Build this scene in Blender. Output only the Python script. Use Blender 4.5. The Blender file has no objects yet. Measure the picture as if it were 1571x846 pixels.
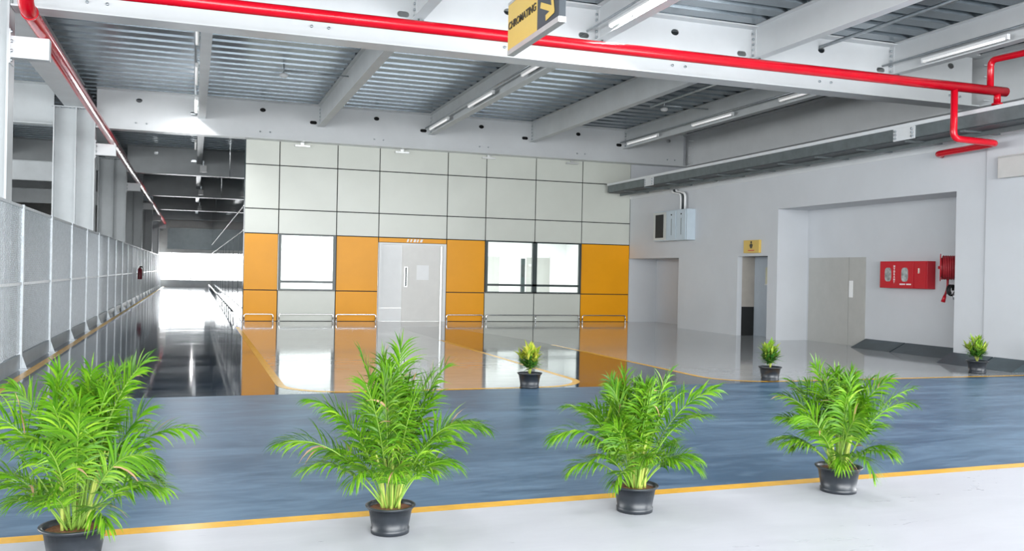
import bpy, bmesh, math, random
from mathutils import Vector, Matrix
S = bpy.context.scene
COL = S.collection
PI = math.pi
# ------------------------------------------------------------------ camera
EYE = Vector((0.0, 0.0, 1.55))
yaw, pit, rol = math.radians(19.43612), math.radians(-0.10524), math.radians(1.1571)
fw = Vector((math.sin(yaw)*math.cos(pit), math.cos(yaw)*math.cos(pit), math.sin(pit)))
r0 = Vector((math.cos(yaw), -math.sin(yaw), 0)); u0 = r0.cross(fw)
rr = r0*math.cos(rol) + u0*math.sin(rol); uu = -r0*math.sin(rol) + u0*math.cos(rol)
cam = bpy.data.cameras.new('camera'); cam.sensor_width = 36.0; cam.lens = 1385.13/1571*36
cam.clip_start = 0.05; cam.clip_end = 400
co = bpy.data.objects.new('camera', cam); COL.objects.link(co)
M = Matrix((rr, uu, -fw)).transposed().to_4x4(); M.translation = EYE
co.matrix_world = M
S.camera = co
# ------------------------------------------------------------------ view, world, lights
S.view_settings.view_transform = 'Standard'; S.view_settings.look = 'None'
S.view_settings.gamma = 1; S.view_settings.use_curve_mapping = False
S.view_settings.exposure = 0.36
S.cycles.use_denoising = True
S.cycles.max_bounces = 8; S.cycles.diffuse_bounces = 4; S.cycles.glossy_bounces = 4
S.cycles.transparent_max_bounces = 12
S.cycles.caustics_reflective = False; S.cycles.caustics_refractive = False
S.cycles.sample_clamp_indirect = 6
W = bpy.data.worlds.new('sky'); S.world = W; W.use_nodes = True
bg = W.node_tree.nodes['Background']
bg.inputs[0].default_value = (0.93, 0.97, 1.0, 1); bg.inputs[1].default_value = 2.6

def area(name, loc, rot, sx, sy, power, col=(1, 1, 1)):
    l = bpy.data.lights.new(name, 'AREA'); l.shape = 'RECTANGLE'; l.size = sx; l.size_y = sy
    l.energy = power; l.color = col
    o = bpy.data.objects.new(name, l); o.location = loc; o.rotation_euler = rot; COL.objects.link(o)
    return o
# daylight through the open front of the hall, behind the photographer
area('daylight_open_front', (5.0, -7.0, 3.1), (math.radians(90), 0, 0), 20.0, 5.6, 3700, (0.95, 0.98, 1.0))
# daylight of the open loading side at the right front
area('daylight_open_side', (17.0, 4.0, 2.8), (0, math.radians(90), 0), 4.8, 12.0, 900, (0.96, 0.98, 1.0))
area('fill_storage_side', (-14.5, 14.0, 3.2), (0, math.radians(-90), 0), 5.0, 24.0, 2500, (0.96, 0.98, 1.0))  # fill light added in front of the closed left wall; no opening there
# the daylight opening at the far end of the passage
area('daylight_passage_end', (-0.9, 77.5, 1.7), (math.radians(-90), 0, 0), 3.6, 2.2, 450, (0.95, 0.98, 1.0))
# the lamps of the room behind the windows
area('room_ceiling_lamps', (7.6, 30.2, 3.05), (0, 0, 0), 11.0, 2.6, 420, (1, 1, 0.98))

# ------------------------------------------------------------------ materials
def newmat(name):
    m = bpy.data.materials.new(name); m.use_nodes = True
    return m, m.node_tree.nodes, m.node_tree.links, m.node_tree.nodes['Principled BSDF']

def mat(name, c, rough=0.5, metal=0.0, var=0.06, scale=3.0, bump=0.0, spec=0.5, ior=1.45, stretch=(1, 1, 1), detail=4, rvar=0.0):
    m, N, L, b = newmat(name)
    b.inputs['Roughness'].default_value = rough; b.inputs['Metallic'].default_value = metal
    b.inputs['Specular IOR Level'].default_value = spec; b.inputs['IOR'].default_value = ior
    tc = N.new('ShaderNodeTexCoord'); mp = N.new('ShaderNodeMapping'); mp.inputs['Scale'].default_value = stretch
    nz = N.new('ShaderNodeTexNoise'); nz.inputs['Scale'].default_value = scale; nz.inputs['Detail'].default_value = detail
    nz.inputs['Roughness'].default_value = 0.6
    L.new(tc.outputs['Object'], mp.inputs[0]); L.new(mp.outputs[0], nz.inputs['Vector'])
    rp = N.new('ShaderNodeValToRGB')
    lo = [max(0, x*(1-var)) for x in c]; hi = [min(1, x*(1+var)) for x in c]
    rp.color_ramp.elements[0].position = 0.3; rp.color_ramp.elements[1].position = 0.7
    rp.color_ramp.elements[0].color = (*lo, 1); rp.color_ramp.elements[1].color = (*hi, 1)
    L.new(nz.outputs['Fac'], rp.inputs[0]); L.new(rp.outputs[0], b.inputs['Base Color'])
    if rvar:
        mr = N.new('ShaderNodeMapRange'); mr.inputs['To Min'].default_value = max(0, rough-rvar); mr.inputs['To Max'].default_value = rough+rvar
        L.new(nz.outputs['Fac'], mr.inputs[0]); L.new(mr.outputs[0], b.inputs['Roughness'])
    if bump:
        bp = N.new('ShaderNodeBump'); bp.inputs['Strength'].default_value = bump; bp.inputs['Distance'].default_value = 0.01
        L.new(nz.outputs['Fac'], bp.inputs['Height']); L.new(bp.outputs[0], b.inputs['Normal'])
    return m

def emit(name, c, s):
    m, N, L, b = newmat(name)
    b.inputs['Base Color'].default_value = (0.9, 0.9, 0.9, 1)
    b.inputs['Emission Color'].default_value = (*c, 1); b.inputs['Emission Strength'].default_value = s
    return m

def leafmat(name, c1, c2, c3, rough=0.35, trans=0.15):
    m, N, L, b = newmat(name)
    g = N.new('ShaderNodeNewGeometry'); rp = N.new('ShaderNodeValToRGB'); e = rp.color_ramp.elements
    e[0].position = 0; e[0].color = (*c1, 1); e[1].position = 1; e[1].color = (*c3, 1)
    k = e.new(0.55); k.color = (*c2, 1)
    L.new(g.outputs['Random Per Island'], rp.inputs[0]); L.new(rp.outputs[0], b.inputs['Base Color'])
    b.inputs['Roughness'].default_value = rough; b.inputs['Specular IOR Level'].default_value = 0.25
    tr = N.new('ShaderNodeBsdfTranslucent'); L.new(rp.outputs[0], tr.inputs[0])
    mx = N.new('ShaderNodeMixShader'); mx.inputs[0].default_value = trans
    out = N['Material Output']
    L.new(b.outputs[0], mx.inputs[1]); L.new(tr.outputs[0], mx.inputs[2]); L.new(mx.outputs[0], out.inputs[0])
    return m

def glassmat(name, tint=(0.95, 0.98, 0.97), refl=1.45):
    m, N, L, b = newmat(name)
    N.remove(b)
    t = N.new('ShaderNodeBsdfTransparent'); t.inputs[0].default_value = (*tint, 1)
    g = N.new('ShaderNodeBsdfGlossy'); g.inputs['Roughness'].default_value = 0.02
    f = N.new('ShaderNodeFresnel'); f.inputs[0].default_value = refl
    mx = N.new('ShaderNodeMixShader')
    L.new(f.outputs[0], mx.inputs[0]); L.new(t.outputs[0], mx.inputs[1]); L.new(g.outputs[0], mx.inputs[2])
    L.new(mx.outputs[0], N['Material Output'].inputs[0])
    return m

def floormat(name, c_lo, c_hi, rough, rvar, spec, scale, streak=0.5):
    """epoxy coating: cloudy trowel marks plus finer streaks"""
    m, N, L, b = newmat(name)
    tc = N.new('ShaderNodeTexCoord')
    mp = N.new('ShaderNodeMapping'); mp.inputs['Scale'].default_value = (0.45, 1.5, 1)
    n1 = N.new('ShaderNodeTexNoise'); n1.inputs['Scale'].default_value = scale; n1.inputs['Detail'].default_value = 7
    n1.inputs['Roughness'].default_value = 0.65; n1.inputs['Distortion'].default_value = 1.6
    n2 = N.new('ShaderNodeTexNoise'); n2.inputs['Scale'].default_value = scale*4; n2.inputs['Detail'].default_value = 5
    n2.inputs['Distortion'].default_value = 2.5
    L.new(tc.outputs['Object'], mp.inputs[0]); L.new(mp.outputs[0], n1.inputs['Vector']); L.new(mp.outputs[0], n2.inputs['Vector'])
    mx = N.new('ShaderNodeMix'); mx.data_type = 'FLOAT'; mx.inputs[0].default_value = streak*0.6
    L.new(n1.outputs['Fac'], mx.inputs[2]); L.new(n2.outputs['Fac'], mx.inputs[3])
    rp = N.new('ShaderNodeValToRGB'); e = rp.color_ramp.elements
    e[0].position = 0.41; e[0].color = (*c_lo, 1); e[1].position = 0.62; e[1].color = (*c_hi, 1)
    L.new(mx.outputs[0], rp.inputs[0]); L.new(rp.outputs[0], b.inputs['Base Color'])
    mr = N.new('ShaderNodeMapRange'); mr.inputs['From Min'].default_value = 0.3; mr.inputs['From Max'].default_value = 0.7
    mr.inputs['To Min'].default_value = max(0.01, rough-rvar); mr.inputs['To Max'].default_value = rough+rvar
    L.new(mx.outputs[0], mr.inputs[0]); L.new(mr.outputs[0], b.inputs['Roughness'])
    b.inputs['Specular IOR Level'].default_value = spec
    return m

M_white = mat('white_steel_paint', (0.66, 0.68, 0.69), 0.35, var=0.04, scale=1.2)
M_grey = mat('grey_steel_paint', (0.57, 0.60, 0.61), 0.4, var=0.06, scale=1.5)
M_mesh = mat('galvanised_mesh_wire', (0.56, 0.60, 0.63), 0.4, metal=0.25, var=0.12, scale=9)
M_galv = mat('galvanised_steel', (0.46, 0.50, 0.53), 0.32, metal=0.85, var=0.18, scale=9, rvar=0.1)
M_deck = mat('galvanised_deck', (0.24, 0.28, 0.31), 0.25, metal=0.88, var=0.12, scale=3, rvar=0.05)
M_tray = mat('galvanised_tray', (0.16, 0.185, 0.19), 0.45, metal=0.5, var=0.15, scale=4)
M_dark = mat('dark_steel', (0.06, 0.07, 0.075), 0.5, var=0.2)
M_black = mat('black_rubber_joint', (0.012, 0.013, 0.013), 0.6, var=0.2)
M_cream = mat('cream_cladding', (0.62, 0.64, 0.58), 0.3, var=0.03, scale=0.8)
M_orange = mat('orange_cladding', (0.88, 0.37, 0.012), 0.3, var=0.04, scale=0.8, spec=0.2)
M_wall = mat('pale_wall_paint', (0.57, 0.59, 0.615), 0.5, var=0.035, scale=0.7, detail=6)
M_wallin = mat('white_plaster', (0.85, 0.86, 0.86), 0.6, var=0.02)
M_greywall = mat('grey_green_plaster', (0.34, 0.38, 0.36), 0.7, var=0.1)
M_tan = mat('tan_tile', (0.40, 0.37, 0.33), 0.35, var=0.08)
M_door = mat('pale_door_laminate', (0.70, 0.69, 0.66), 0.35, var=0.03)
M_greydoor = mat('grey_door_paint', (0.42, 0.42, 0.40), 0.4, var=0.04)
M_bluedoor = mat('blue_grey_door_paint', (0.42, 0.47, 0.52), 0.35, var=0.04)
M_steel = mat('stainless_steel', (0.72, 0.73, 0.74), 0.2, metal=1.0, var=0.05, scale=12)
M_frame = mat('dark_window_frame', (0.035, 0.05, 0.05), 0.35, var=0.1)
M_red = mat('red_pipe_paint', (0.56, 0.004, 0.016), 0.18, var=0.08, scale=5)
M_redbox = mat('red_cabinet_paint', (0.50, 0.008, 0.02), 0.3, var=0.06)
M_redhose = mat('red_rubber_hose', (0.36, 0.02, 0.03), 0.5, var=0.15)
M_yline = mat('yellow_line_paint', (0.86, 0.46, 0.03), 0.25, var=0.12, scale=6, detail=6)
M_sign = mat('yellow_sign_sheet', (0.62, 0.43, 0.10), 0.35, var=0.03)
M_signdark = mat('black_sign_sheet', (0.035, 0.045, 0.055), 0.35, var=0.1)
M_signletter = mat('black_lettering', (0.03, 0.025, 0.015), 0.5)
M_alu = mat('aluminium_trim', (0.62, 0.63, 0.62), 0.35, metal=0.7, var=0.05)
M_panelbox = mat('pale_blue_enclosure', (0.52, 0.60, 0.66), 0.4, var=0.04)
M_pot = mat('black_plastic_pot', (0.022, 0.026, 0.032), 0.32, var=0.25, scale=8)
M_soil = mat('brown_potting_soil', (0.23, 0.10, 0.055), 0.9, var=0.45, scale=40, bump=0.8)
M_leaf = leafmat('palm_leaflets', (0.040, 0.145, 0.006), (0.105, 0.27, 0.010), (0.25, 0.43, 0.028))
M_stem = leafmat('palm_stems', (0.36, 0.46, 0.08), (0.50, 0.55, 0.14), (0.62, 0.60, 0.25), 0.4, 0.05)
M_rachis = mat('green_leaf_stalk', (0.20, 0.34, 0.05), 0.45, var=0.2)
M_dry = mat('dry_leaf_tip', (0.42, 0.26, 0.14), 0.7, var=0.3)
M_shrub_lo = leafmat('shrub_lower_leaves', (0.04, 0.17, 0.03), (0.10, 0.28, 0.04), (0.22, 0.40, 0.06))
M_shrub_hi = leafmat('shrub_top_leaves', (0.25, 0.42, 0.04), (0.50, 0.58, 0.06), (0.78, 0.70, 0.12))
M_shrub_mid = leafmat('shrub_pale_leaves', (0.16, 0.36, 0.03), (0.32, 0.50, 0.05), (0.58, 0.64, 0.12))
M_lamp_on = emit('lit_fluorescent_tube', (1, 1, 1), 14)
M_lamp_off = emit('dim_fluorescent_tube', (1, 1, 1), 0.35)
M_whitepl = mat('white_plastic', (0.82, 0.83, 0.83), 0.35, var=0.02)
M_glass = glassmat('window_glass')
M_cabglass = mat('cabinet_window', (0.30, 0.33, 0.33), 0.15, var=0.5, scale=9)
M_corr = mat('dark_glass_cladding', (0.05, 0.065, 0.07), 0.05, var=0.25, scale=2.2, stretch=(1, 3.0, 0.05), spec=0.6, rvar=0.03)
M_shutter = mat('grey_shutter', (0.20, 0.23, 0.24), 0.4, metal=0.4, var=0.1)
M_kerb = mat('dark_kerb_paint', (0.045, 0.065, 0.075), 0.35, var=0.3, scale=2)
M_kick = mat('grey_kick_plate', (0.20, 0.24, 0.27), 0.4, var=0.1)
M_kerbpale = mat('pale_kerb', (0.55, 0.54, 0.52), 0.5)
M_ext = mat('dark_red_cylinder', (0.16, 0.01, 0.02), 0.3)
M_ground = mat('pale_concrete', (0.6, 0.6, 0.58), 0.8)
F_corr = floormat('blue_gloss_epoxy', (0.022, 0.036, 0.055), (0.050, 0.078, 0.115), 0.06, 0.035, 0.6, 1.1)
F_road = floormat('blue_satin_epoxy', (0.042, 0.098, 0.172), (0.140, 0.230, 0.335), 0.34, 0.06, 0.28, 0.8, 0.6)
F_light = floormat('pale_grey_gloss_epoxy', (0.40, 0.42, 0.43), (0.47, 0.49, 0.50), 0.07, 0.03, 0.5, 0.9)
F_front = floormat('pale_grey_satin_epoxy', (0.56, 0.57, 0.62), (0.60, 0.61, 0.66), 0.30, 0.04, 0.30, 1.2)

# ------------------------------------------------------------------ mesh helpers
class MB:
    """collects shapes and links them as ONE mesh object"""
    def __init__(self): self.bm = bmesh.new(); self.mi = 0
    def _f(self, vs):
        try:
            f = self.bm.faces.new(vs); f.material_index = self.mi; return f
        except ValueError: return None
    def box(self, x0, x1, y0, y1, z0, z1, T=None):
        P = [(x0,y0,z0),(x1,y0,z0),(x1,y1,z0),(x0,y1,z0),(x0,y0,z1),(x1,y0,z1),(x1,y1,z1),(x0,y1,z1)]
        v = [self.bm.verts.new(T @ Vector(p) if T else p) for p in P]
        for q in ((3,2,1,0),(4,5,6,7),(0,1,5,4),(1,2,6,5),(2,3,7,6),(3,0,4,7)): self._f([v[i] for i in q])
        return self
    def bar(self, a, b, w, h=None):
        """box bar between two points"""
        a, b = Vector(a), Vector(b); h = h or w; d = b-a; L = d.length
        if L < 1e-6: return self
        q = d.to_track_quat('X', 'Z').to_matrix().to_4x4(); q.translation = a
        return self.box(0, L, -w/2, w/2, -h/2, h/2, q)
    def poly(self, pts): self._f([self.bm.verts.new(p) for p in pts]); return self
    def prism(self, pts, dvec):
        n = len(pts); d = Vector(dvec)
        a = [self.bm.verts.new(p) for p in pts]; b = [self.bm.verts.new(Vector(p)+d) for p in pts]
        self._f(a[::-1]); self._f(b)
        for i in range(n): self._f([a[i], a[(i+1)%n], b[(i+1)%n], b[i]])
        return self
    def sweep(self, path, r, seg=12, caps=True, radii=None):
        P = [Vector(p) for p in path]; n = len(P); rings = []
        up = None
        for i in range(n):
            t = (P[min(i+1,n-1)]-P[max(i-1,0)]).normalized()
            if up is None:
                up = Vector((0,0,1)) if abs(t.z) < 0.9 else Vector((1,0,0))
            s = t.cross(up)
            if s.length < 1e-5: s = t.orthogonal()
            s.normalize(); up = s.cross(t).normalized()
            R = radii[i] if radii else r
            rings.append([self.bm.verts.new(P[i] + (s*math.cos(a)+up*math.sin(a))*R) for a in (2*PI*k/seg for k in range(seg))])
        for A, B in zip(rings, rings[1:]):
            for k in range(seg): 
                f = self._f([A[k], B[k], B[(k+1)%seg], A[(k+1)%seg]])
                if f: f.smooth = True
        if caps: self._f(rings[0]); self._f(rings[-1][::-1])
        return self
    def lathe(self, prof, seg=28, c=(0,0,0), axis=None):
        """profile [(r,z)] round z; axis = matrix"""
        T = axis or Matrix.Translation(c); rings = []
        for r, z in prof:
            if r < 1e-6: rings.append([self.bm.verts.new(T @ Vector((0,0,z)))])
            else: rings.append([self.bm.verts.new(T @ Vector((r*math.cos(2*PI*k/seg), r*math.sin(2*PI*k/seg), z))) for k in range(seg)])
        for A, B in zip(rings, rings[1:]):
            for k in range(seg):
                a0, a1 = A[k%len(A)], A[(k+1)%len(A)]; b0, b1 = B[k%len(B)], B[(k+1)%len(B)]
                vs = []
                for v in (a0, a1, b1, b0):
                    if v not in vs: vs.append(v)
                if len(vs) > 2:
                    f = self._f(vs)
                    if f: f.smooth = True
        return self
    def build(self, name, mats, parent=None, loc=None, bevel=0):
        me = bpy.data.meshes.new(name); bmesh.ops.recalc_face_normals(self.bm, faces=self.bm.faces[:])
        self.bm.to_mesh(me); self.bm.free()
        for m in (mats if isinstance(mats, (list, tuple)) else [mats]): me.materials.append(m)
        return link(name, me, parent, loc, bevel)

def link(name, me, parent=None, loc=None, bevel=0):
    o = bpy.data.objects.new(name, me); COL.objects.link(o)
    if loc: o.location = loc
    if parent: o.parent = parent
    if bevel:
        b = o.modifiers.new('soft_edge', 'BEVEL'); b.width = bevel; b.segments = 2; b.limit_method = 'ANGLE'
    return o

def fillet(pts, rad, n=6):
    P = [Vector(p) for p in pts]; out = [P[0]]
    for i in range(1, len(P)-1):
        a = (P[i-1]-P[i]); b = (P[i+1]-P[i]); ra = min(rad, a.length*0.49, b.length*0.49)
        p0 = P[i]+a.normalized()*ra; p1 = P[i]+b.normalized()*ra
        for k in range(n+1):
            t = k/n; out.append(p0*(1-t)**2 + P[i]*2*t*(1-t) + p1*t*t)
    out.append(P[-1]); return out

def tag(o, label=None, cat=None, group=None, kind=None):
    if label: o['label'] = label
    if cat: o['category'] = cat
    if group: o['group'] = group
    if kind: o['kind'] = kind
    return o

def thing(name, label, cat, loc=(0,0,0), rz=0, group=None):
    o = bpy.data.objects.new(name, None); COL.objects.link(o); o.empty_display_size = 0.1
    o.location = loc; o.rotation_euler.z = rz
    return tag(o, label, cat, group)

def struct(name, mb, m, label, cat, parent=None):
    return tag(mb.build(name, m, parent), label, cat, None, 'structure')

def plate(name, outline, holes, thick, T, m, parent):
    """flat plate with real holes: 2-D outline and holes, extruded and mapped by T"""
    cu = bpy.data.curves.new(name, 'CURVE'); cu.dimensions = '2D'; cu.fill_mode = 'BOTH'; cu.extrude = thick/2
    for pts in [outline]+holes:
        s = cu.splines.new('POLY'); s.points.add(len(pts)-1); s.use_cyclic_u = True
        for k, (x, y) in enumerate(pts): s.points[k].co = (x, y, 0, 1)
    t = bpy.data.objects.new(name, cu); COL.objects.link(t)
    dg = bpy.context.evaluated_depsgraph_get(); me = bpy.data.meshes.new_from_object(t.evaluated_get(dg))
    bpy.data.objects.remove(t); bpy.data.curves.remove(cu)
    me.transform(T); me.materials.clear(); me.materials.append(m); me.name = name
    return link(name, me, parent)

def text(name, s, size, T, m, parent, depth=0.004, align='CENTER', sx=1.0, bold=0.0):
    cu = bpy.data.curves.new(name, 'FONT'); cu.body = s; cu.size = size; cu.extrude = depth
    cu.align_x = align; cu.align_y = 'CENTER'; cu.offset = bold
    t = bpy.data.objects.new(name, cu); COL.objects.link(t)
    dg = bpy.context.evaluated_depsgraph_get(); me = bpy.data.meshes.new_from_object(t.evaluated_get(dg))
    bpy.data.objects.remove(t); bpy.data.curves.remove(cu)
    me.transform(T @ Matrix.Diagonal((sx, 1, 1, 1))); me.materials.clear(); me.materials.append(m); me.name = name
    return link(name, me, parent)

def ell(cx, cy, rx, ry, n=14): return [(cx+rx*math.cos(2*PI*k/n), cy+ry*math.sin(2*PI*k/n)) for k in range(n)]
def slot(cx, cy, L, r, n=6):
    return [(cx+L/2+r*math.sin(PI*k/n), cy-r*math.cos(PI*k/n)) for k in range(n+1)] + [(cx-L/2-r*math.sin(PI*k/n), cy+r*math.cos(PI*k/n)) for k in range(n+1)]
T_XZ = Matrix(((1,0,0,0),(0,0,-1,0),(0,1,0,0),(0,0,0,1)))     # 2-D (x,y) -> world (x, 0, z)
T_YZ = Matrix(((0,0,1,0),(1,0,0,0),(0,1,0,0),(0,0,0,1)))      # 2-D (x,y) -> world (0, y, z)
T_WALL = Matrix(((0,0,-1,0),(-1,0,0,0),(0,1,0,0),(0,0,0,1)))  # lettering on a face that looks to -X
T_BACK = Matrix(((1,0,0,0),(0,0,-1,0),(0,1,0,0),(0,0,0,1)))   # lettering on a face that looks to -Y

# main dimensions
XR, YP = 13.95, 27.6            # right wall face, partition face
ZG, ZB, ZD = 5.34, 5.82, 6.46   # girder bottom, beam bottom, deck underside
XL, XF = -15.0, 16.05           # far left wall, fascia girder at the right
XC = 1.36                       # passage wall

# ------------------------------------------------------------------ FLOOR
fl = struct('floor', MB().box(-15, 17, -8, 79, -0.15, 0), F_corr, 'glossy dark blue epoxy floor of the hall and passage', 'floor')
struct('floor', MB().box(-70, 80, -60, 160, -0.3, -0.151), M_ground, 'pale concrete ground outside the open sides of the hall', 'ground')
def sheet(name, pts, z, m): return MB().prism([(x, y, z) for x, y in pts], (0, 0, 0.0012)).build(name, m, fl)
sheet('front_coating', [(-15,-8), (17,-8), (17,5.99), (-15,5.45)], 0.0, F_front)
sheet('road_coating', [(-2.15,5.67), (17,5.99), (17,11.45), (-2.15,11.45)], 0.0, F_road)
sheet('storage_coating', [(-15,5.46), (-2.45,5.66), (-2.45,79), (-15,79)], 0.0, F_light)
def arc(cx, cy, r, a0, a1, n=10): return [(cx+r*math.cos(math.radians(a0+(a1-a0)*k/n)), cy+r*math.sin(math.radians(a0+(a1-a0)*k/n))) for k in range(n+1)]
zoneA = [(1.12,24.9), (1.12,12.4)] + arc(1.97, 12.4, 0.85, 180, 270)[1:] + arc(4.5, 12.4, 0.85, 270, 360) + [(5.35,20.0), (5.35,25.0), (6.9,25.0), (6.9,27.6), (1.36,27.6)]
zoneB = [(7.5,12.4)] + arc(8.35, 12.4, 0.85, 180, 270)[1:] + [(13.9,11.55), (15.2,11.55), (15.2,27.6), (6.9,27.6), (6.9,24.0), (7.5,19.0)]
sheet('walkway_coating', zoneA, 0.0, F_light); sheet('walkway_coating', zoneB, 0.0, F_light)
def ribbon(name, path, w, z=0.0013):
    mb = MB(); P = [Vector((x, y, z)) for x, y in path]; n = len(P); L, R = [], []
    for i in range(n):
        d = (P[min(i+1,n-1)]-P[max(i-1,0)]).normalized(); s = Vector((-d.y, d.x, 0))*w/2
        L.append(mb.bm.verts.new(P[i]+s)); R.append(mb.bm.verts.new(P[i]-s))
    for i in range(n-1): mb._f([L[i], R[i], R[i+1], L[i+1]])
    return mb.build(name, M_yline, fl)
ribbon('yellow_line', [(-15,5.453), (17,5.994)], 0.13)
ribbon('yellow_line', [(-2.2,5.86), (-2.2,76)], 0.12)
ribbon('yellow_line', [(1.12,24.9), (1.12,12.4)] + arc(1.97, 12.4, 0.85, 180, 270)[1:] + arc(4.5, 12.4, 0.85, 270, 360) + [(5.35,20.0)], 0.11)
ribbon('yellow_line', [(7.5,18.5), (7.5,12.4)] + arc(8.35, 12.4, 0.85, 180, 270)[1:] + [(13.6,11.55)], 0.11)

# ------------------------------------------------------------------ CEILING DECK
def deck():
    mb = MB(); pitch = 0.55; prof = []; y = -8.0
    while y < 79:
        prof += [(y, ZD), (y+0.34, ZD), (y+0.365, ZD+0.09), (y+0.525, ZD+0.09)]; y += pitch
    for x0, x1 in ((-15.0, 17.0),):
        a = [mb.bm.verts.new((x0, p[0], p[1])) for p in prof]; b = [mb.bm.verts.new((x1, p[0], p[1])) for p in prof]
        for i in range(len(prof)-1): mb._f([a[i], b[i], b[i+1], a[i+1]])
    mb.mi = 1; mb.box(-15, 17, -8, 79, ZD+0.14, ZD+0.27)
    return mb
struct('ceiling', deck(), [M_deck, M_greywall], 'ribbed galvanised steel deck over the whole hall', 'ceiling')

# ------------------------------------------------------------------ WALLS
# partition with panels
rows = [(0.0,0.925), (0.925,2.60), (2.60,3.33), (3.33,4.63), (4.63,5.39)]
vx = [1.38, 2.36, 4.07, 5.36, 7.53, 8.81, 10.51, 12.17, 13.95]
wb = MB()
wb.box(1.40, 2.36, YP+0.03, YP+0.15, 0, 2.6); wb.box(4.07, 5.36, YP+0.03, YP+0.15, 0, 2.6)
wb.box(7.53, 8.81, YP+0.03, YP+0.15, 0, 2.6); wb.box(12.17, 14.0, YP+0.03, YP+0.15, 0, 2.6)
wb.box(2.36, 4.07, YP+0.03, YP+0.15, 0, 0.925); wb.box(8.81, 12.17, YP+0.03, YP+0.15, 0, 0.925)
wb.box(5.36, 7.53, YP+0.03, YP+0.15, 2.44, 2.6); wb.box(1.40, 14.0, YP+0.03, YP+0.15, 2.6, ZD)
wback = struct('wall_back', wb, M_black, 'partition clad in cream and orange panels with dark joints', 'wall')
g = 0.014
def cpanel(x0, x1, z0, z1, m): MB().box(x0+g, x1-g, YP, YP+0.03, z0+g, z1-g).build('cladding_panel', m, wback, bevel=0.004)
for i in range(8):
    x0, x1 = vx[i], vx[i+1]
    for r in (2, 3, 4): cpanel(x0, x1, rows[r][0], rows[r][1]+(0.35 if r == 4 else 0), M_cream)
    if i in (0, 2, 4, 7):
        cpanel(x0, x1, 0, 0.925, M_orange); cpanel(x0, x1, 0.925, 2.6, M_orange)
    elif i in (1, 5, 6): cpanel(x0, x1, 0, 0.925, M_cream)
    else: cpanel(x0, x1, 2.44, 2.6, M_orange)
# wall pieces beside the partition above the low right wall
struct('wall_right_upper', MB().box(13.95, 17, YP, YP+0.15, 4.2, ZD), M_wall, 'pale wall above the cable tray beside the partition', 'wall')
# passage wall, dark reflective cladding
cw = struct('wall_passage', MB().box(XC, XC+0.03, YP+0.03, 77.2, 0, ZD), M_corr, 'dark reflective clad wall along the right of the passage', 'wall')
for z in (2.68, 3.40): MB().box(XC-0.012, XC, YP+0.05, 77, z-0.012, z+0.012).build('cladding_joint', M_alu, cw)
for k in range(12):
    y = 30.5+k*4.0; MB().box(XC-0.008, XC, y-0.02, y+0.02, 0.1, 2.66).build('cladding_joint', M_frame, cw)
# passage end wall with the opening
we = MB(); YE = 77.0
we.box(-15, -2.75, YE, YE+0.2, 0, ZD); we.box(-2.75, XC, YE, YE+0.2, 2.70, 3.0); we.box(-2.75, XC, YE, YE+0.2, 0.0, 0.52)
we.box(-2.75, -2.0, YE, YE+0.2, 3.0, 4.6); we.box(XC, 17, YE, YE+0.2, 0, ZD); we.box(-2.75, XC, YE, YE+0.2, 4.6, ZD)
wend = struct('wall_far', we, M_kerbpale, 'pale end wall of the passage with a low parapet under the opening', 'wall')
sh = MB(); sh.box(-2.0, XC, YE, YE+0.02, 3.0, 4.6)
for k in range(28): sh.box(-2.0+k*0.12, -2.0+k*0.12+0.10, YE-0.06, YE-0.02+0.02*(k % 2), 3.0, 4.7)
tag(sh.build('wall_cladding', M_shutter), 'grey ribbed cladding above the bright passage opening', 'cladding')
# frame bars outside in the opening
for x in (-1.65, -0.2): struct('trim_1', MB().box(x-0.02, x+0.02, YE+0.05, YE+0.09, 0.55, 2.7), M_kerbpale, 'thin upright bar in the bright passage opening', 'trim')
struct('wall_left', MB().box(-15.2, -15, -8, 79, 0, ZD), M_greywall, 'grey green wall far behind the fence', 'wall')

# right wall: pieces around recess 1 (Y 24.28-27.6), doorway (19.76-21.08), recess 2 (13.68-19.35)
rw = MB(); X0, X1, ZT = XR, XR+0.15, 4.24
D1, D2, D3 = (24.28, 27.6), (19.76, 21.12), (13.68, 19.35)
rw.box(X0, X1, D2[1], D1[0], 0, ZT); rw.box(X0, X1, D1[0], D1[1], 2.145, ZT)
rw.box(X0, X1, D2[0], D2[1], 2.15, ZT); rw.box(X0, X1, D3[1], D2[0], 0, ZT)
rw.box(X0, X1, D3[0], D3[1], 3.33, ZT); rw.box(X0, X1, 12.95, D3[0], 0, ZT)
rw.box(X0-0.035, X1, 10.9, 12.95, 0, ZT)
# recess linings
XB1, XB2 = 15.0, 14.87
rw.box(XB1, XB1+0.1, D1[0]-0.1, D1[1], 0, 2.25); rw.box(X1, XB1, D1[0]-0.1, D1[0], 0, 2.25); rw.box(X0, XB1+0.1, D1[1], D1[1]+0.1, 0, 2.145)
rw.box(X1, XB1+0.1, D1[0], D1[1], 2.145, 2.25)
rw.box(XB2, XB2+0.1, D3[0]-0.1, D3[1]+0.1, 0, 3.43); rw.box(X1, XB2, D3[0]-0.1, D3[0], 0, 3.43); rw.box(X1, XB2, D3[1], D3[1]+0.1, 0, 3.43)
rw.box(X1, XB2, D3[0]-0.1, D3[1]+0.1, 3.33, 3.43)
wr = struct('wall_right', rw, M_wall, 'pale grey wall on the right with recesses and a doorway', 'wall')
MB().box(X1, 14.5, D2[1], D2[1]+0.1, 0.78, 2.3).build('doorway_lining', M_tan, wr)
MB().box(X1, 14.5, D2[1], D2[1]+0.1, 0, 0.78).build('doorway_lining', M_black, wr)
MB().box(X1, 14.5, D2[0]-0.1, D2[0], 0, 2.3).build('doorway_lining', M_tan, wr)
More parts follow.
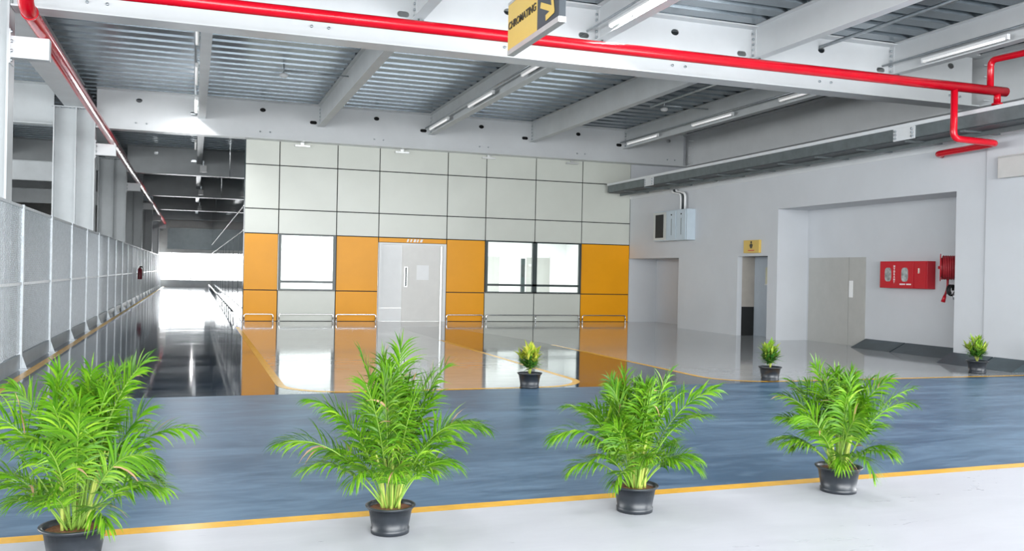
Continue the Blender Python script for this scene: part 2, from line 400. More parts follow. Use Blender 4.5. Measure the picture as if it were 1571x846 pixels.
MB().box(X1, 14.5, D2[0], D2[1], 2.15, 2.3).build('doorway_lining', M_dark, wr)
struct('trim_2', MB().box(X1, 17, -8, 79, 4.10, 4.16), M_dark, 'dark ledge on top of the low right wall', 'trim')
# upper side wall behind the fascia girder
struct('wall_side_upper', MB().box(16.4, 16.55, 6.0, 79, 4.16, ZD), M_wall, 'pale upper wall above the cable tray', 'wall')
# painted ledger flange along the wall top
lf = MB(); lf.box(XR-0.10, XR, 8, YP, 4.26, 4.31); lf.box(XR-0.02, XR, 8, YP, 4.16, 4.26)
struct('trim_3', lf, M_white, 'white ledger flange along the top of the right wall', 'trim')

# room behind the windows
wi = MB(); wi.box(1.5, 13.9, 33.0, 33.1, 0, 3.2); wi.box(1.42, 1.5, YP+0.15, 33.1, 0, 3.2); wi.box(13.9, 14.0, YP+0.15, 33.1, 0, 3.2); wi.box(1.5, 13.9, YP+0.15, 33.0, 3.15, 3.2)
wir = struct('wall_inner_room', wi, M_wallin, 'bright white walls of the room behind the windows', 'wall')
MB().box(1.5, 13.9, YP+0.15, 33.0, 0.0, 0.004).build('room_floor', M_wallin, wir)
def door_in(n, x0, x1, top, label):
    d = MB().box(x0, x1, 32.95, 33.0, 0, top).build('door_%d' % n, M_greydoor); tag(d, label, 'door', None, 'structure')
    MB().box(x0-0.06, x0, 32.94, 33.0, 0, top+0.06).build('door_frame', M_wallin, d); MB().box(x1, x1+0.06, 32.94, 33.0, 0, top+0.06).build('door_frame', M_wallin, d)
    MB().box(x0+0.1, x0+0.3, 32.93, 32.95, 1.85, 1.95).build('door_plate', M_alu, d)
    return d
door_in(5, 10.3, 11.1, 2.2, 'pale door at the left inside the bright room'); door_in(6, 12.2, 13.2, 2.2, 'pale door at the right inside the bright room')
tag(MB().box(12.0, 12.14, 32.9, 33.0, 0, 2.15).build('trim_4', M_frame), 'dark upright strip beside the door inside the bright room', 'trim', None, 'structure')

# ------------------------------------------------------------------ WINDOWS and sliding door of the partition
def window(n, x0, x1, label, cells):
    z0, z1 = 0.93, 2.605; w = 0.08; y0, y1 = YP-0.035, YP+0.06
    o = bpy.data.objects.new('window_%d' % n, None); COL.objects.link(o); o.location = (0, 0, 0); tag(o, label, 'window', None, 'structure')
    fr = MB(); fr.box(x0, x0+w, y0, y1, z0, z1); fr.box(x1-w, x1, y0, y1, z0, z1); fr.box(x0+w, x1-w, y0, y1, z0, z0+0.04); fr.box(x0+w, x1-w, y0, y1, z1-0.04, z1)
    fr.build('window_frame', M_frame, o)
    MB().box(x0+w, x1-w, y0, y1, 1.15, 1.22).build('transom', M_frame, o)
    xs = [x0]+cells+[x1]
    for c in cells: MB().box(c-0.08, c+0.08, y0, y1, z0, z1).build('mullion', M_frame, o)
    for a, b in zip(xs, xs[1:]):
        for c, d in ((z0+0.04, 1.15), (1.22, z1-0.04)):
            MB().box(a+w, b-w, YP+0.02, YP+0.026, c, d).build('pane', M_glass, o)
    return o
window(1, 2.37, 4.06, 'dark framed window left of the sliding door', [])
window(2, 8.82, 12.16, 'wide dark framed double window right of the sliding door', [10.51])
do = bpy.data.objects.new('door_1', None); COL.objects.link(do); tag(do, 'white sliding door under the orange header of the partition', 'door', None, 'structure')
fr = MB(); fr.box(5.38, 5.45, YP-0.01, YP+0.1, 0, 2.44); fr.box(7.42, 7.52, YP-0.01, YP+0.1, 0, 2.44); fr.box(5.45, 7.42, YP-0.01, YP+0.1, 2.38, 2.44)
fr.build('door_frame', M_wallin, do)
MB().box(7.33, 7.38, YP-0.03, YP, 0, 2.36).build('door_track', M_alu, do)
lf_ = MB().box(6.12, 7.42, YP+0.02, YP+0.07, 0.01, 2.38).build('door_leaf', M_door, do)
MB().box(6.58, 6.97, YP+0.012, YP+0.022, 1.30, 1.76).build('vision_pane', M_whitepl, lf_)
h = MB(); h.sweep([(6.24, YP-0.02, 1.10), (6.24, YP-0.02, 1.68)], 0.018); h.bar((6.24, YP+0.03, 1.16), (6.24, YP-0.02, 1.16), 0.02); h.bar((6.24, YP+0.03, 1.62), (6.24, YP-0.02, 1.62), 0.02)
h.build('door_handle', M_tray, lf_)
MB().box(6.19, 6.29, YP+0.014, YP+0.022, 1.08, 1.70).build('handle_plate', M_alu, lf_)
MB().box(5.45, 6.12, YP+0.06, YP+0.08, 0.42, 2.38).build('side_leaf', M_wallin, do); MB().box(5.45, 6.12, YP+0.06, YP+0.08, 0.01, 0.41).build('side_leaf', M_wallin, do)
nb = MB()
for k, w in enumerate((0.05, 0.05, 0.07, 0.05, 0.07)):
    x = 6.24+k*0.105; nb.prism([(x, YP-0.006, 2.475), (x+w, YP-0.006, 2.475), (x+w+0.03, YP-0.006, 2.565), (x+0.03, YP-0.006, 2.565)], (0, 0.005, 0))
nb.build('white_lettering', M_whitepl, do)

# doors on the right wall
d2 = bpy.data.objects.new('door_2', None); COL.objects.link(d2); tag(d2, 'blue grey washroom door inside the doorway on the right wall', 'door', None, 'structure')
MB().box(14.5, 14.55, D2[0]-0.1, D2[1]+0.1, 0.0, 2.2).build('door_leaf', M_bluedoor, d2)
MB().box(14.485, 14.5, 20.0, 20.6, 1.42, 1.86).build('vision_pane', mat('yellowish_pane', (0.62, 0.60, 0.42), 0.15, var=0.1), d2)
MB().box(14.48, 14.5, 19.97, 20.63, 1.38, 1.42).build('pane_frame', M_alu, d2)
d3 = bpy.data.objects.new('door_3', None); COL.objects.link(d3); tag(d3, 'flush grey door at the left of the deep recess', 'door', None, 'structure')
MB().box(XB2-0.015, XB2, 17.78, 19.27, 0.0, 2.11).build('door_leaf', M_greydoor, d3)
MB().box(XB2-0.015, XB2, 17.20, 17.765, 0.0, 2.11).build('door_leaf', M_greydoor, d3)
MB().box(XB2-0.03, XB2-0.015, 17.62, 17.74, 1.15, 1.55).build('push_plate', M_whitepl, d3)

# ------------------------------------------------------------------ kerb ramps
def ramp(name, xf, xb, ya, yb, za, label, joint):
    t = thing(name, label, 'kerb', (xb, yb, 0))
    def seg(y0, y1): 
        return MB().prism([(xf-xb, y0-yb, 0.002), (0, y0-yb, 0.002), (0, y0-yb, za), (-0.02, y0-yb, za)], (0, y1-y0, 0)).build('ramp_slab', M_kerb, t)
    seg(yb, joint-0.02); seg(joint+0.02, ya)
    return t
ramp('kerb_ramp', 14.42, XB2, 17.15, D3[0], 0.20, 'dark sloping kerb against the back of the deep recess', 15.9)
ramp('kerb_ramp', 13.5, XR-0.036, 13.66, 11.95, 0.20, 'dark sloping kerb along the right wall behind the small potted shrub', 12.7)

# ------------------------------------------------------------------ STEEL: columns, girders, beams
GY = [15.17, 27.38, 39.6, 51.85, 64.1, 76.3]
def bolt_mesh():
    mb = MB(); mb.lathe([(0,0), (0.024,0), (0.024,0.028), (0,0.028)], 6); me = bpy.data.meshes.new('bolt'); mb.bm.to_mesh(me); mb.bm.free(); me.materials.append(M_galv); return me
BOLT = bolt_mesh()
def bolt(parent, loc, rot):
    o = bpy.data.objects.new('bolt', BOLT); COL.objects.link(o); o.parent = parent; o.location = loc; o.rotation_euler = rot
BX = [0.15, 3.5, 6.9, 10.25, 13.6]
def girder(y, x0, x1, label, holes=True, m=M_white):
    t = thing('steel_girder', label, 'girder', (x0, y, ZG), 0, 'cross girders')
    L = x1-x0; H = ZD-ZG-0.002
    hs = []
    if holes:
        for k in range(-3, 5):
            c = BX[0]+k*3.35+1.68
            if x0+0.5 < c < x1-0.5: hs.append(ell(c-x0, 0.86, 0.085, 0.06))
            c2 = BX[0]+k*3.36-0.22
            if x0+0.5 < c2 < x1-0.5: hs.append(slot(c2-x0, 0.60, 0.11, 0.05))
    w = plate('web', [(0,0.02), (L,0.02), (L,H-0.02), (0,H-0.02)], hs, 0.02, T_XZ, m, t)
    MB().box(0, L, -0.225, 0.225, 0, 0.028).build('bottom_flange', m, t)
    MB().box(0, L, -0.225, 0.225, H-0.03, H).build('top_flange', m, t)
    return t
g1 = girder(GY[0], -2.60, XF-0.23, 'white steel girder behind the long red pipe, nearest of the girders')
g2 = girder(GY[1], -2.60, XF-0.23, 'white steel girder on top of the cream and orange partition')
for k, (y, lab) in enumerate(zip(GY[2:], ('first girder in the passage beyond the partition edge', 'second girder in the passage beyond the partition edge', 'third girder in the passage beyond the partition edge', 'last girder above the bright passage end'))):
    girder(y, -2.60, XC-0.01, lab, k == 0, M_grey)
for y, lab in zip(GY[:4], ('first', 'second', 'third', 'fourth')): girder(y, -15, -3.66, 'girder in the storage area behind the fence, %s from the camera' % lab, False, M_grey)
# drilled dots on the girders' lower webs: small bolts in pairs
for gi in (g1, g2):
    for k in range(6):
        for dx in (1.0, 1.28):
            bolt(gi, (k*3.36+dx, -0.011, 0.22), (PI/2, 0, 0))

def rbeam(x, y0, y1, label, grp, m=M_grey, zb=ZB, w=0.2, ends=(True, True), name='roof_beam'):
    t = thing(name, label, 'beam', (x, y0, zb), 0, grp); L = y1-y0; H = ZD-zb-0.002
    MB().box(-0.008, 0.008, 0, L, 0.016, H-0.016).build('web', m, t)
    MB().box(-w/2, w/2, 0, L, 0, 0.018).build('bottom_flange', m, t); MB().box(-w/2, w/2, 0, L, H-0.018, H).build('top_flange', m, t)
    for e, yy, s in ((ends[0], 0.07, 1), (ends[1], L-0.07, -1)):
        if e:
            p = MB().box(-0.02, -0.008, yy-0.07, yy+0.07, 0.04, H-0.06).build('fin_plate', m, t)
            for k in range(5): bolt(p, (-0.02, yy, 0.09+k*0.105), (0, -PI/2, 0))
    return t
Y1a, Y1b = GY[0]+0.012, GY[1]-0.012
names = ['roof beam in the middle bay above the passage, with the lit tube beside it', 'second roof beam from the left in the middle bay', 'middle of the five roof beams in the bay before the partition',
         'fourth roof beam from the left in the middle bay', 'roof beam of the middle bay nearest the right wall']
for x, lab in zip(BX, names): rbeam(x, Y1a, Y1b, lab, 'roof beams of the middle bay')
fn = ['leftmost roof beam in the near bay above the red pipe', 'roof beam carrying the brightly lit tube right of the hanging sign', 'roof beam third from the left in the near bay', 'roof beam at the top right corner with a slim light']
for x, lab in zip(BX, ['roof beam above the left end of the near bay']+fn):
    b = rbeam(x, -2.0, GY[0]-0.012, lab, 'roof beams of the near bay', M_white, ends=(False, True))
    # knee clip down to the girder
    c = MB(); L = GY[0]-0.012+2.0
    c.bar((0.05, L-0.02, -0.10), (0.10, L-0.16, 0.0), 0.03); c.bar((0.05, L-0.02, -0.10), (0.0, L-0.26, 0.0), 0.03)
    c.build('knee_clip', M_tray, b)
pl = ['just past the white girder', 'second past the white girder', 'third past the white girder', 'at the far end']
for k in range(4): rbeam(0.15, GY[1+k]+0.012, GY[2+k]-0.012, 'roof beam above the passage, '+pl[k], 'roof beams of the passage', ends=(False, False))
k = 0
for x in (-6.9, -10.3):
    for a, b in zip(GY[:3], GY[1:4]):
        rbeam(x, a+0.012, b-0.012, 'roof beam above the storage area behind the fence', 'roof beams behind the fence', ends=(False, False))
# longitudinal beams on the column line
for a, b, lab in zip([3.0]+GY[:3], GY[:4], ('wide grey beam above the nearest column', 'wide grey beam running between the first and second columns', 'wide grey beam between the second and third columns', 'wide grey beam between the third and fourth columns')):
    rbeam(-3.13, a+0.24, b-0.24, lab, 'beams along the column row', zb=5.86, w=0.5, ends=(False, False), name='column_line_beam')
# low tie beams in the storage area
for y, lab in ((33.0, 'pale tie beam seen between the two nearest columns'), (45.0, 'farther tie beam seen between the two nearest columns')):
    t = MB(); t.box(-14.98, -3.7, y-0.02, y+0.02, 4.3, 4.9); t.box(-14.98, -3.7, y-0.12, y+0.12, 4.28, 4.3); t.box(-14.98, -3.7, y-0.12, y+0.12, 4.9, 4.92)
    tag(t.build('tie_beam', M_grey), lab, 'beam', 'tie beams behind the fence')

# fascia girder along the right side
ft = thing('fascia_girder', 'deep pale girder above the cable tray along the right side', 'girder', (XF, 3.0, ZG))
LF = 27.6-3.0
MB().box(-0.012, 0.012, 0, LF, 0.03, ZD-ZG-0.03).build('web', M_white, ft)
MB().box(-0.22, 0.22, 0, LF, 0, 0.03).build('bottom_flange', M_white, ft); MB().box(-0.22, 0.22, 0, LF, ZD-ZG-0.03, ZD-ZG).build('top_flange', M_white, ft)
for y in (GY[0], GY[1]):
    for kk in range(4):
        MB().box(-0.2, -0.012, y-3.0-0.3, y-3.0-0.28, 0.12+kk*0.25, 0.14+kk*0.25).build('stiffener', M_white, ft)

# columns: H section with bracket
def column(y, label):
    t = thing('steel_column', label, 'column', (-3.13, y, 0), 0, 'steel columns along the fence')
    HT = 5.86
    MB().box(-0.52, -0.49, -0.22, 0.22, 0.02, HT-0.02).build('flange', M_grey, t); MB().box(0.49, 0.52, -0.22, 0.22, 0.02, HT-0.02).build('flange', M_grey, t)
    MB().box(-0.49, 0.49, -0.012, 0.012, 0.02, HT-0.02).build('web', M_grey, t)
    MB().box(0.02, 0.05, -0.2, -0.012, 0.02, HT-0.02).build('stiffener', M_grey, t)
    c = MB().box(-0.56, 0.56, -0.24, 0.24, HT-0.02, HT).build('cap_plate', M_grey, t)
    for q in range(7): bolt(c, (-0.36+q*0.12, -0.15, HT-0.05), (0, 0, 0))
    MB().box(-0.6, 0.6, -0.3, 0.3, 0, 0.02).build('base_plate', M_grey, t)
    b = MB(); b.box(0.535, 1.05, -0.2, -0.02, 4.585, 4.905)
    b.build('bracket', M_white, t, bevel=0.006)
    e = MB().box(0.52, 0.54, -0.22, 0.1, 4.5, 5.0).build('end_plate', M_white, t)
    for q in range(4): bolt(e, (0.54, -0.21+0.06*(q % 2)*0, 4.54+q*0.14), (0, PI/2, 0))
    return t
cl = ['steel column at the left edge of the photo', 'tall grey steel column second from the left edge', 'third steel column along the fence', 'fourth steel column along the fence', 'fifth steel column along the fence', 'farthest steel column, at the passage end']
for y, lab in zip(GY, cl): column(y, lab)

# ------------------------------------------------------------------ CABLE TRAY on the right
XT = 12.95
ct = thing('cable_tray', 'long grey steel cable tray along the top of the right wall', 'cable tray', (XT, 8.0, 4.32))
LT = 27.3-8.0
MB().box(0, 0.05, 0, LT, 0, 0.22).build('side_rail', M_tray, ct)
MB().box(-0.03, 0.22, 0, LT, 0.22, 0.29).build('top_flange', M_white, ct)
MB().box(0.05, 0.45, 0.0, LT, -0.02, 0.0).build('tray_floor', M_dark, ct)
MB().box(0.45, 0.48, 0.0, LT, -0.10, 0.05).build('inner_rail', M_tray, ct)
for k in range(14):
    y = 0.6+k*1.35; MB().box(0.05, XR-XT-0.0, y-0.05, y+0.05, -0.05, -0.02).build('support_arm', M_tray, ct)
for y in (6.0, 16.4):
    s = MB().box(-0.018, 0, y-0.28, y+0.28, -0.02, 0.23).build('splice_plate', M_white, ct)
    for yy in (-0.22, 0.22):
        for q in range(3): bolt(s, (-0.018, y+yy, 0.03+q*0.07), (0, -PI/2, 0))

# ------------------------------------------------------------------ RED FIRE PIPES
RP = 0.085
fp = thing('fire_pipe', 'long red fire pipe crossing the hall and turning along the columns', 'pipe', (-2.18, 12.46, 5.0))
O = Vector((-2.18, 12.46, 5.0))
MB().sweep(fillet([(0, 1.04, 0.72), (0, 0.0, 0.72), (0, 0, 0), (15.98, 0, 0.02)], 0.16, 8), RP, 18).build('main_run', M_red, fp)
MB().sweep(fillet([(0, 0.9, 0.72), (0, 1.04, 0.72), (0, 1.04, 0), (0, 64.0, 0)], 0.30, 10), 0.10, 18).build('column_run', M_red, fp)
MB().sweep([(0, 1.40, 0), (0, 1.45, 0)], 0.113, 18).build('coupling', M_red, fp)
MB().sweep(fillet([(14.79, 0, 0), (14.79, 0, -0.90), (15.80, 0, -0.92), (15.90, 1.5, -0.93), (16.12, 1.6, -0.93)], 0.13), 0.06, 14).build('branch', M_red, fp)
MB().sweep(fillet([(15.61, 0, 0), (15.61, 0, 0.56), (15.61, -1.2, 0.52), (16.5, -2.6, 0.45)], 0.12), 0.058, 14).build('branch', M_red, fp)
s = MB(); s.sweep([(15.78, 0, 0), (15.78, 0, -0.20)], 0.06, 14); s.sweep([(15.78, 0, -0.20), (15.78, 0, -0.235)], 0.095, 14); s.build('flanged_stub', M_red, fp)

# ------------------------------------------------------------------ CONDUITS, LIGHTS, DETECTORS
def fixture(x, y0, y1, z, lit, label, power=55):
    t = thing('tube_light', label, 'light', (x, y0, z), 0, 'fluorescent batten lights'); L = y1-y0
    MB().box(-0.035, 0.035, 0, L, 0.0, 0.05).build('housing', M_whitepl, t, bevel=0.006)
    MB().sweep([(-0.01, 0.05, -0.024), (-0.01, L-0.05, -0.024)], 0.022, 10).build('tube', M_lamp_on if lit else M_lamp_off, t)
    if lit:
        l = bpy.data.lights.new('tube_glow', 'AREA'); l.shape = 'RECTANGLE'; l.size = 0.04; l.size_y = L-0.1; l.energy = power
        lo = bpy.data.objects.new('tube_glow', l); COL.objects.link(lo); lo.parent = t; lo.location = (-0.01, L/2, -0.05)
    for y in (0.0, L-0.05): MB().box(-0.03, 0.03, y, y+0.05, -0.045, 0.0).build('lamp_holder', M_whitepl, t)
    for y in (L*0.25, L*0.75): MB().box(0.03, 0.16, y-0.015, y+0.015, 0.02, 0.035).build('support_arm', M_galv, t)
    return t
def conduit(x, y0, y1, z, r, label, arms=True):
    t = thing('conduit', label, 'conduit', (x, y0, z), 0, 'lighting conduits')
    MB().sweep([(0, 0, 0), (0, y1-y0, 0)], r, 10).build('tube', M_galv, t)
    return t
XA, XC_, XE = BX[0]-0.16, BX[2]-0.16, BX[4]-0.16
rowY = [(16.6, 18.7), (20.7, 22.8), (24.8, 26.9)]
for bx, nm in ((XA, 'above the passage'), (XC_, 'on the middle roof beam'), (XE, 'on the beam nearest the right wall')):
    for (a, b), pos in zip(rowY, ('nearest the red pipe', 'halfway along', 'nearest the far girder')):
        lit = (bx == XA and a > 24)
        fixture(bx, a, b, 5.93, lit, ('glowing' if lit else 'dim')+' batten light '+nm+', '+pos)
    conduit(bx-0.03, GY[0]+0.02, GY[1]-0.02, 6.02, 0.022, 'thin metal conduit '+nm+' in the middle bay')
fixture(XC_, 12.1, 14.25, 5.90, True, 'brightly lit batten light right of the hanging sign')
for bx, nm in ((XA, 'leftmost'), (XC_, 'middle'), (XE, 'rightmost')):  # unseen lit lamps added for their light, continuing the visible rows
    for (a, b), w in zip(((0.0, 2.1), (4.0, 6.1), (8.05, 10.15)), ('first', 'second', 'third')):
        fixture(bx, a, b, 5.90, True, 'added unseen lit batten light of the near bay over the palms, %s row, %s from the front' % (nm, w), 50)
fixture(XE, 12.1, 14.1, 5.90, False, 'batten light on the beam at the top right corner')
for bx, nm in ((XC_, 'over the brightly lit light'), (XE, 'over the light at the top right corner')): conduit(bx-0.03, 4.0, GY[0]-0.02, 6.02, 0.022, 'thin metal conduit '+nm)
for a, b, w in ((29.0, 31.1, 'nearest the partition edge'), (33.2, 35.3, 'second'), (41.5, 43.6, 'third'), (53.5, 55.6, 'fourth, far down'), (68.0, 70.1, 'last, added to brighten the end')):
    fixture(XA, a, b, 5.93, a > 40, 'slim batten light in the passage, '+w, 240 if a > 60 else 75)  # the last, strongest lamp is added to brighten the end parapet
conduit(11.84, 4.0, GY[0]-0.02, 6.25, 0.035, 'grey tube hanging under the deck at the top right')
conduit(11.84, GY[0]+0.02, 22.3, 6.25, 0.035, 'grey tube under the deck between the two beams at the right')
def detector(x, y, x1, label):
    t = thing('smoke_detector', label, 'detector', (x, y, 6.14), 0, 'ceiling detectors')
    MB().lathe([(0,0), (0.07,0.0), (0.10,0.03), (0.10,0.08), (0.05,0.10), (0,0.10)], 16).build('body', M_whitepl, t)
    MB().sweep([(0, 0, 0.10), (0, 0, ZD-6.14)], 0.015, 8).build('stem', M_galv, t)
    MB().sweep([(-0.6 if x1 < x else 0, 0, 0.16), (x1-x, 0, 0.16)], 0.018, 8).build('arm', M_galv, t)
detector(1.95, 22.2, 3.49, 'white smoke detector under the deck left of the hanging sign')
detector(12.2, 22.2, 13.59, 'white smoke detector under the deck near the right wall')
for k, (y, w) in enumerate(((38.0, 'nearest'), (50.0, 'second'), (62.5, 'third'))):
    t = thing('junction_box', 'small white box under the passage girders, %s of three' % w, 'box', (0.3, y, 5.35), 0, 'passage junction boxes')
    MB().box(-0.13, 0.13, 0, 0.12, 0, 0.26).build('body', M_whitepl, t, bevel=0.01); MB().box(-0.02, 0.02, 0.05, 0.09, 0.26, 0.47).build('hanger', M_galv, t)

# small brackets on top of the partition
for k, x in enumerate((3.0, 6.03, 8.85, 11.75)):
    t = thing('wall_bracket', 'small grey bracket at the top of the partition, number order from the left '.replace('number order', ['first','second','third','fourth'][k]), 'bracket', (x, YP, 5.22), 0, 'partition head brackets')
    MB().box(-0.22, 0.22, -0.09, 0, 0, 0.05).build('angle', M_alu, t); MB().box(-0.05, 0.05, -0.05, 0, 0.05, 0.12).build('tab', M_alu, t)

# ------------------------------------------------------------------ HANGING SIGN
SX, SY0, SY1, SZ = 3.285, 8.10, 9.61, 4.0
sg = thing('hanging_sign', 'yellow and black double-sided direction sign hanging from the deck', 'sign', (SX, SY1, SZ))
LS = SY1-SY0; HS = 0.56; cut = LS*0.61
MB().box(0, 0.07, -cut, 0, 0.055, HS).build('sign_panel', M_sign, sg)['label'] = 'yellow half with black lettering'
MB().box(0, 0.07, -LS, -cut, 0.055, HS).build('sign_panel', M_signdark, sg)['label'] = 'black half with a yellow arrow'
MB().box(-0.004, 0.074, -LS, 0, 0.0, 0.055).build('bottom_trim', M_alu, sg)
MB().box(-0.004, 0.074, -LS, 0, HS, HS+0.03).build('top_trim', M_alu, sg)
lt = text('lettering', 'CHROMATING', 0.115, Matrix.Identity(4), M_signletter, sg, 0.003, bold=0.0025)
wx = max(v.co.x for v in lt.data.vertices)-min(v.co.x for v in lt.data.vertices)
lt.data.transform(Matrix.Translation((-0.003, -cut*0.495, 0.315)) @ T_WALL @ Matrix.Diagonal((cut*0.93/wx, 1, 1, 1)))
ar = MB()
def A(u, v): return Vector((-0.004, -cut-u, v))     # u: to the right on the sign face, v: up
def stroke(a, b, w, e=0.0):
    a, b = Vector(a), Vector(b); d = (b-a).normalized(); n = Vector((-d.y, d.x))*w/2
    ar.prism([A(*(a+n)), A(*(b+n)), A(*(b-n)), A(*(a-n))], (-0.001-e, 0, 0))
stroke((0.10, 0.29), (0.43, 0.165), 0.06); stroke((0.40, 0.33), (0.455, 0.125), 0.06, 0.0008); stroke((0.25, 0.12), (0.475, 0.145), 0.06, 0.0016)
ar.build('arrow', M_sign, sg)
for y in (-0.25, -LS+0.25):
    MB().sweep([(0.035, y, HS+0.03), (0.035, y, ZD-SZ)], 0.008, 8).build('hanger_rod', M_steel, sg)
    MB().box(-0.01, 0.08, y-0.06, y+0.06, HS+0.03, HS+0.06).build('hanger_clip', M_steel, sg)

# ------------------------------------------------------------------ RIGHT WALL FITTINGS
# switch panel
sp = thing('switch_panel', 'pale electrical switch panel high on the right wall', 'electrical panel', (XR, 24.4, 2.66))
MB().box(-0.28, 0, -1.05, 1.0, 0, 0.92).build('enclosure', M_panelbox, sp, bevel=0.01)
MB().box(-0.30, -0.28, 0.18, 0.98, 0.03, 0.89).build('meter_door', M_alu, sp); 
MB().box(-0.306, -0.30, 0.34, 0.84, 0.10, 0.82).build('meter_window', M_black, sp)
for y in (0.12, -0.46):
    d = MB().box(-0.30, -0.28, y-0.52, y-0.02, 0.03, 0.89).build('door', M_panelbox, sp, bevel=0.005)
    MB().box(-0.306, -0.30, y-0.30, y-0.24, 0.76, 0.80).build('lock', M_black, d)
    MB().box(-0.303, -0.30, y-0.29, y-0.26, 0.16, 0.66).build('groove', M_tray, d)
cc = thing('cable_pipe', 'bent cable pipes rising from the switch panel to the tray', 'conduit', (XR, 23.8, 3.58))
for k, (yy, m) in enumerate(((0.0, M_whitepl), (0.12, M_dark), (0.24, M_whitepl))):
    MB().sweep(fillet([(-0.10, yy, 0), (-0.10, yy, 0.50), (-0.10, yy+0.5, 0.58), (-0.10, yy+0.55, 0.64)], 0.15), 0.035, 10).build('pipe', m, cc)
# washroom sign
ws = thing('washroom_sign', 'small yellow pictogram sign above the washroom doorway', 'sign', (XR, 20.40, 2.23))
MB().box(-0.07, 0, -0.35, 0.35, 0, 0.34).build('sign_box', M_sign, ws, bevel=0.004)
pg = MB(); pg.lathe([(0,0), (0.035,0), (0.035,0.004), (0,0.004)], 12, axis=Matrix.Translation((-0.07, 0, 0.28)) @ Matrix.Rotation(-PI/2, 4, 'Y'))
pg.prism([(-0.074, -0.03, 0.12), (-0.074, 0.03, 0.12), (-0.074, 0.075, 0.20), (-0.074, 0.05, 0.24), (-0.074, -0.05, 0.24), (-0.074, -0.075, 0.20)], (0.004, 0, 0))
pg.build('pictogram', M_signletter, ws)
MB().box(-0.073, -0.07, -0.14, 0.14, 0.055, 0.078).build('red_caption', M_redbox, ws)
# cream box at the right edge
MB_ = MB().box(-0.12, 0, -1.6, 0.0, 0.0, 0.40)
wbx = thing('wall_box', 'cream box on the right wall at the photo edge', 'box', (XR-0.035, 12.6, 3.47))
MB_.build('cover', M_kerbpale, wbx, bevel=0.008); MB().box(-0.125, -0.12, -1.6, 0, 0.37, 0.385).build('seam', M_alu, wbx)
# hydrant cabinet
hz0, hz1, hy0, hy1 = 1.405, 2.0, 15.10, 16.50
hc = thing('hydrant_cabinet', 'red fire hydrant cabinet on the back wall of the deep recess', 'fire cabinet', (XB2, hy1, hz0))
HL = hy1-hy0; HH = hz1-hz0
MB().box(-0.22, 0, -HL, 0, 0, HH).build('body', M_redbox, hc, bevel=0.006)
for a, b, nm in ((0.03, 1.02, 'door'), (1.05, HL-0.03, 'door')):
    d = MB().box(-0.235, -0.22, -b, -a, 0.02, HH-0.02).build('door', M_redbox, hc, bevel=0.004)
    if a < 0.5:
        for c in (0.27, 0.77):
            o = [(0, -c+0.10*math.copysign(abs(math.cos(t))**0.6, math.cos(t)), 0.30+0.155*math.copysign(abs(math.sin(t))**0.6, math.sin(t))) for t in (2*PI*k/20 for k in range(20))]
            MB().prism([(-0.238, y, z) for _, y, z in o], (0.003, 0, 0)).build('window', M_cabglass, d)
        for k, ch in enumerate('HYDRANT'):
            text('white_letter', ch, 0.062, Matrix.Translation((-0.237, -0.46, 0.48-k*0.058)) @ T_WALL, M_whitepl, d, 0.002, bold=0.002)
        cap = MB()
        for k in range(4): cap.box(-0.238, -0.235, -0.66-k*0.042, -0.63-k*0.042, 0.075, 0.105)
        for k in range(4): cap.box(-0.238, -0.235, -0.85-k*0.036, -0.825-k*0.036, 0.075, 0.105)
        cap.build('white_caption', M_whitepl, d)
    else:
        MB().box(-0.245, -0.235, -1.20, -1.16, 0.33, 0.44).build('handle', M_steel, d)
# hose reel
hr = thing('hose_reel', 'red fire hose reel half hidden by the recess edge', 'hose reel', (XB2, 14.32, 1.855))
ax = Matrix.Translation((-0.42, 0.0, 0.0)) @ Matrix.Rotation(math.radians(-45), 4, 'Z') @ Matrix.Rotation(PI/2, 4, 'Y')
MB().lathe([(0,-0.17), (0.275,-0.17), (0.285,-0.16), (0.275,-0.15), (0.10,-0.15)], 28, axis=ax).build('flange_disc', M_redbox, hr)
MB().lathe([(0.10,0.15), (0.275,0.15), (0.285,0.16), (0.275,0.17), (0,0.17)], 28, axis=ax).build('flange_disc', M_redbox, hr)
wnd = MB(); path = []
for k in range(0, 24*6+1):
    a = 2*PI*k/24; path.append(ax @ Vector((0.225*math.cos(a), 0.225*math.sin(a), -0.125+0.25*k/144)))
wnd.sweep(path, 0.024, 8); wnd.lathe([(0.20,-0.15), (0.20,0.15)], 24, axis=ax); wnd.build('hose_winding', M_redhose, hr)
MB().bar(ax @ Vector((0,0,-0.2)), (0, -0.15, 0), 0.06).build('wall_bracket', M_redbox, hr)
MB().sweep(fillet([(-0.45, 0.0, -0.2), (-0.45, 0.0, -0.42), (-0.46, 0.06, -0.58)], 0.1), 0.022, 8).build('hose_end', M_redhose, hr)
MB().sweep([(-0.46, 0.055, -0.57), (-0.47, 0.09, -0.70)], 0.02, 10, radii=[0.03, 0.045]).build('nozzle', M_redbox, hr)
lp = [(-0.42+0.09*math.cos(t), -0.02-0.03*t/3, -0.46+0.10*math.sin(t)) for t in (k*0.35 for k in range(30))]
MB().sweep(lp, 0.022, 8).build('black_loop', M_black, hr); MB().sweep([(-0.40, -0.12, -0.52), (-0.40, -0.14, -0.64)], 0.035, 10).build('valve', M_galv, hr)

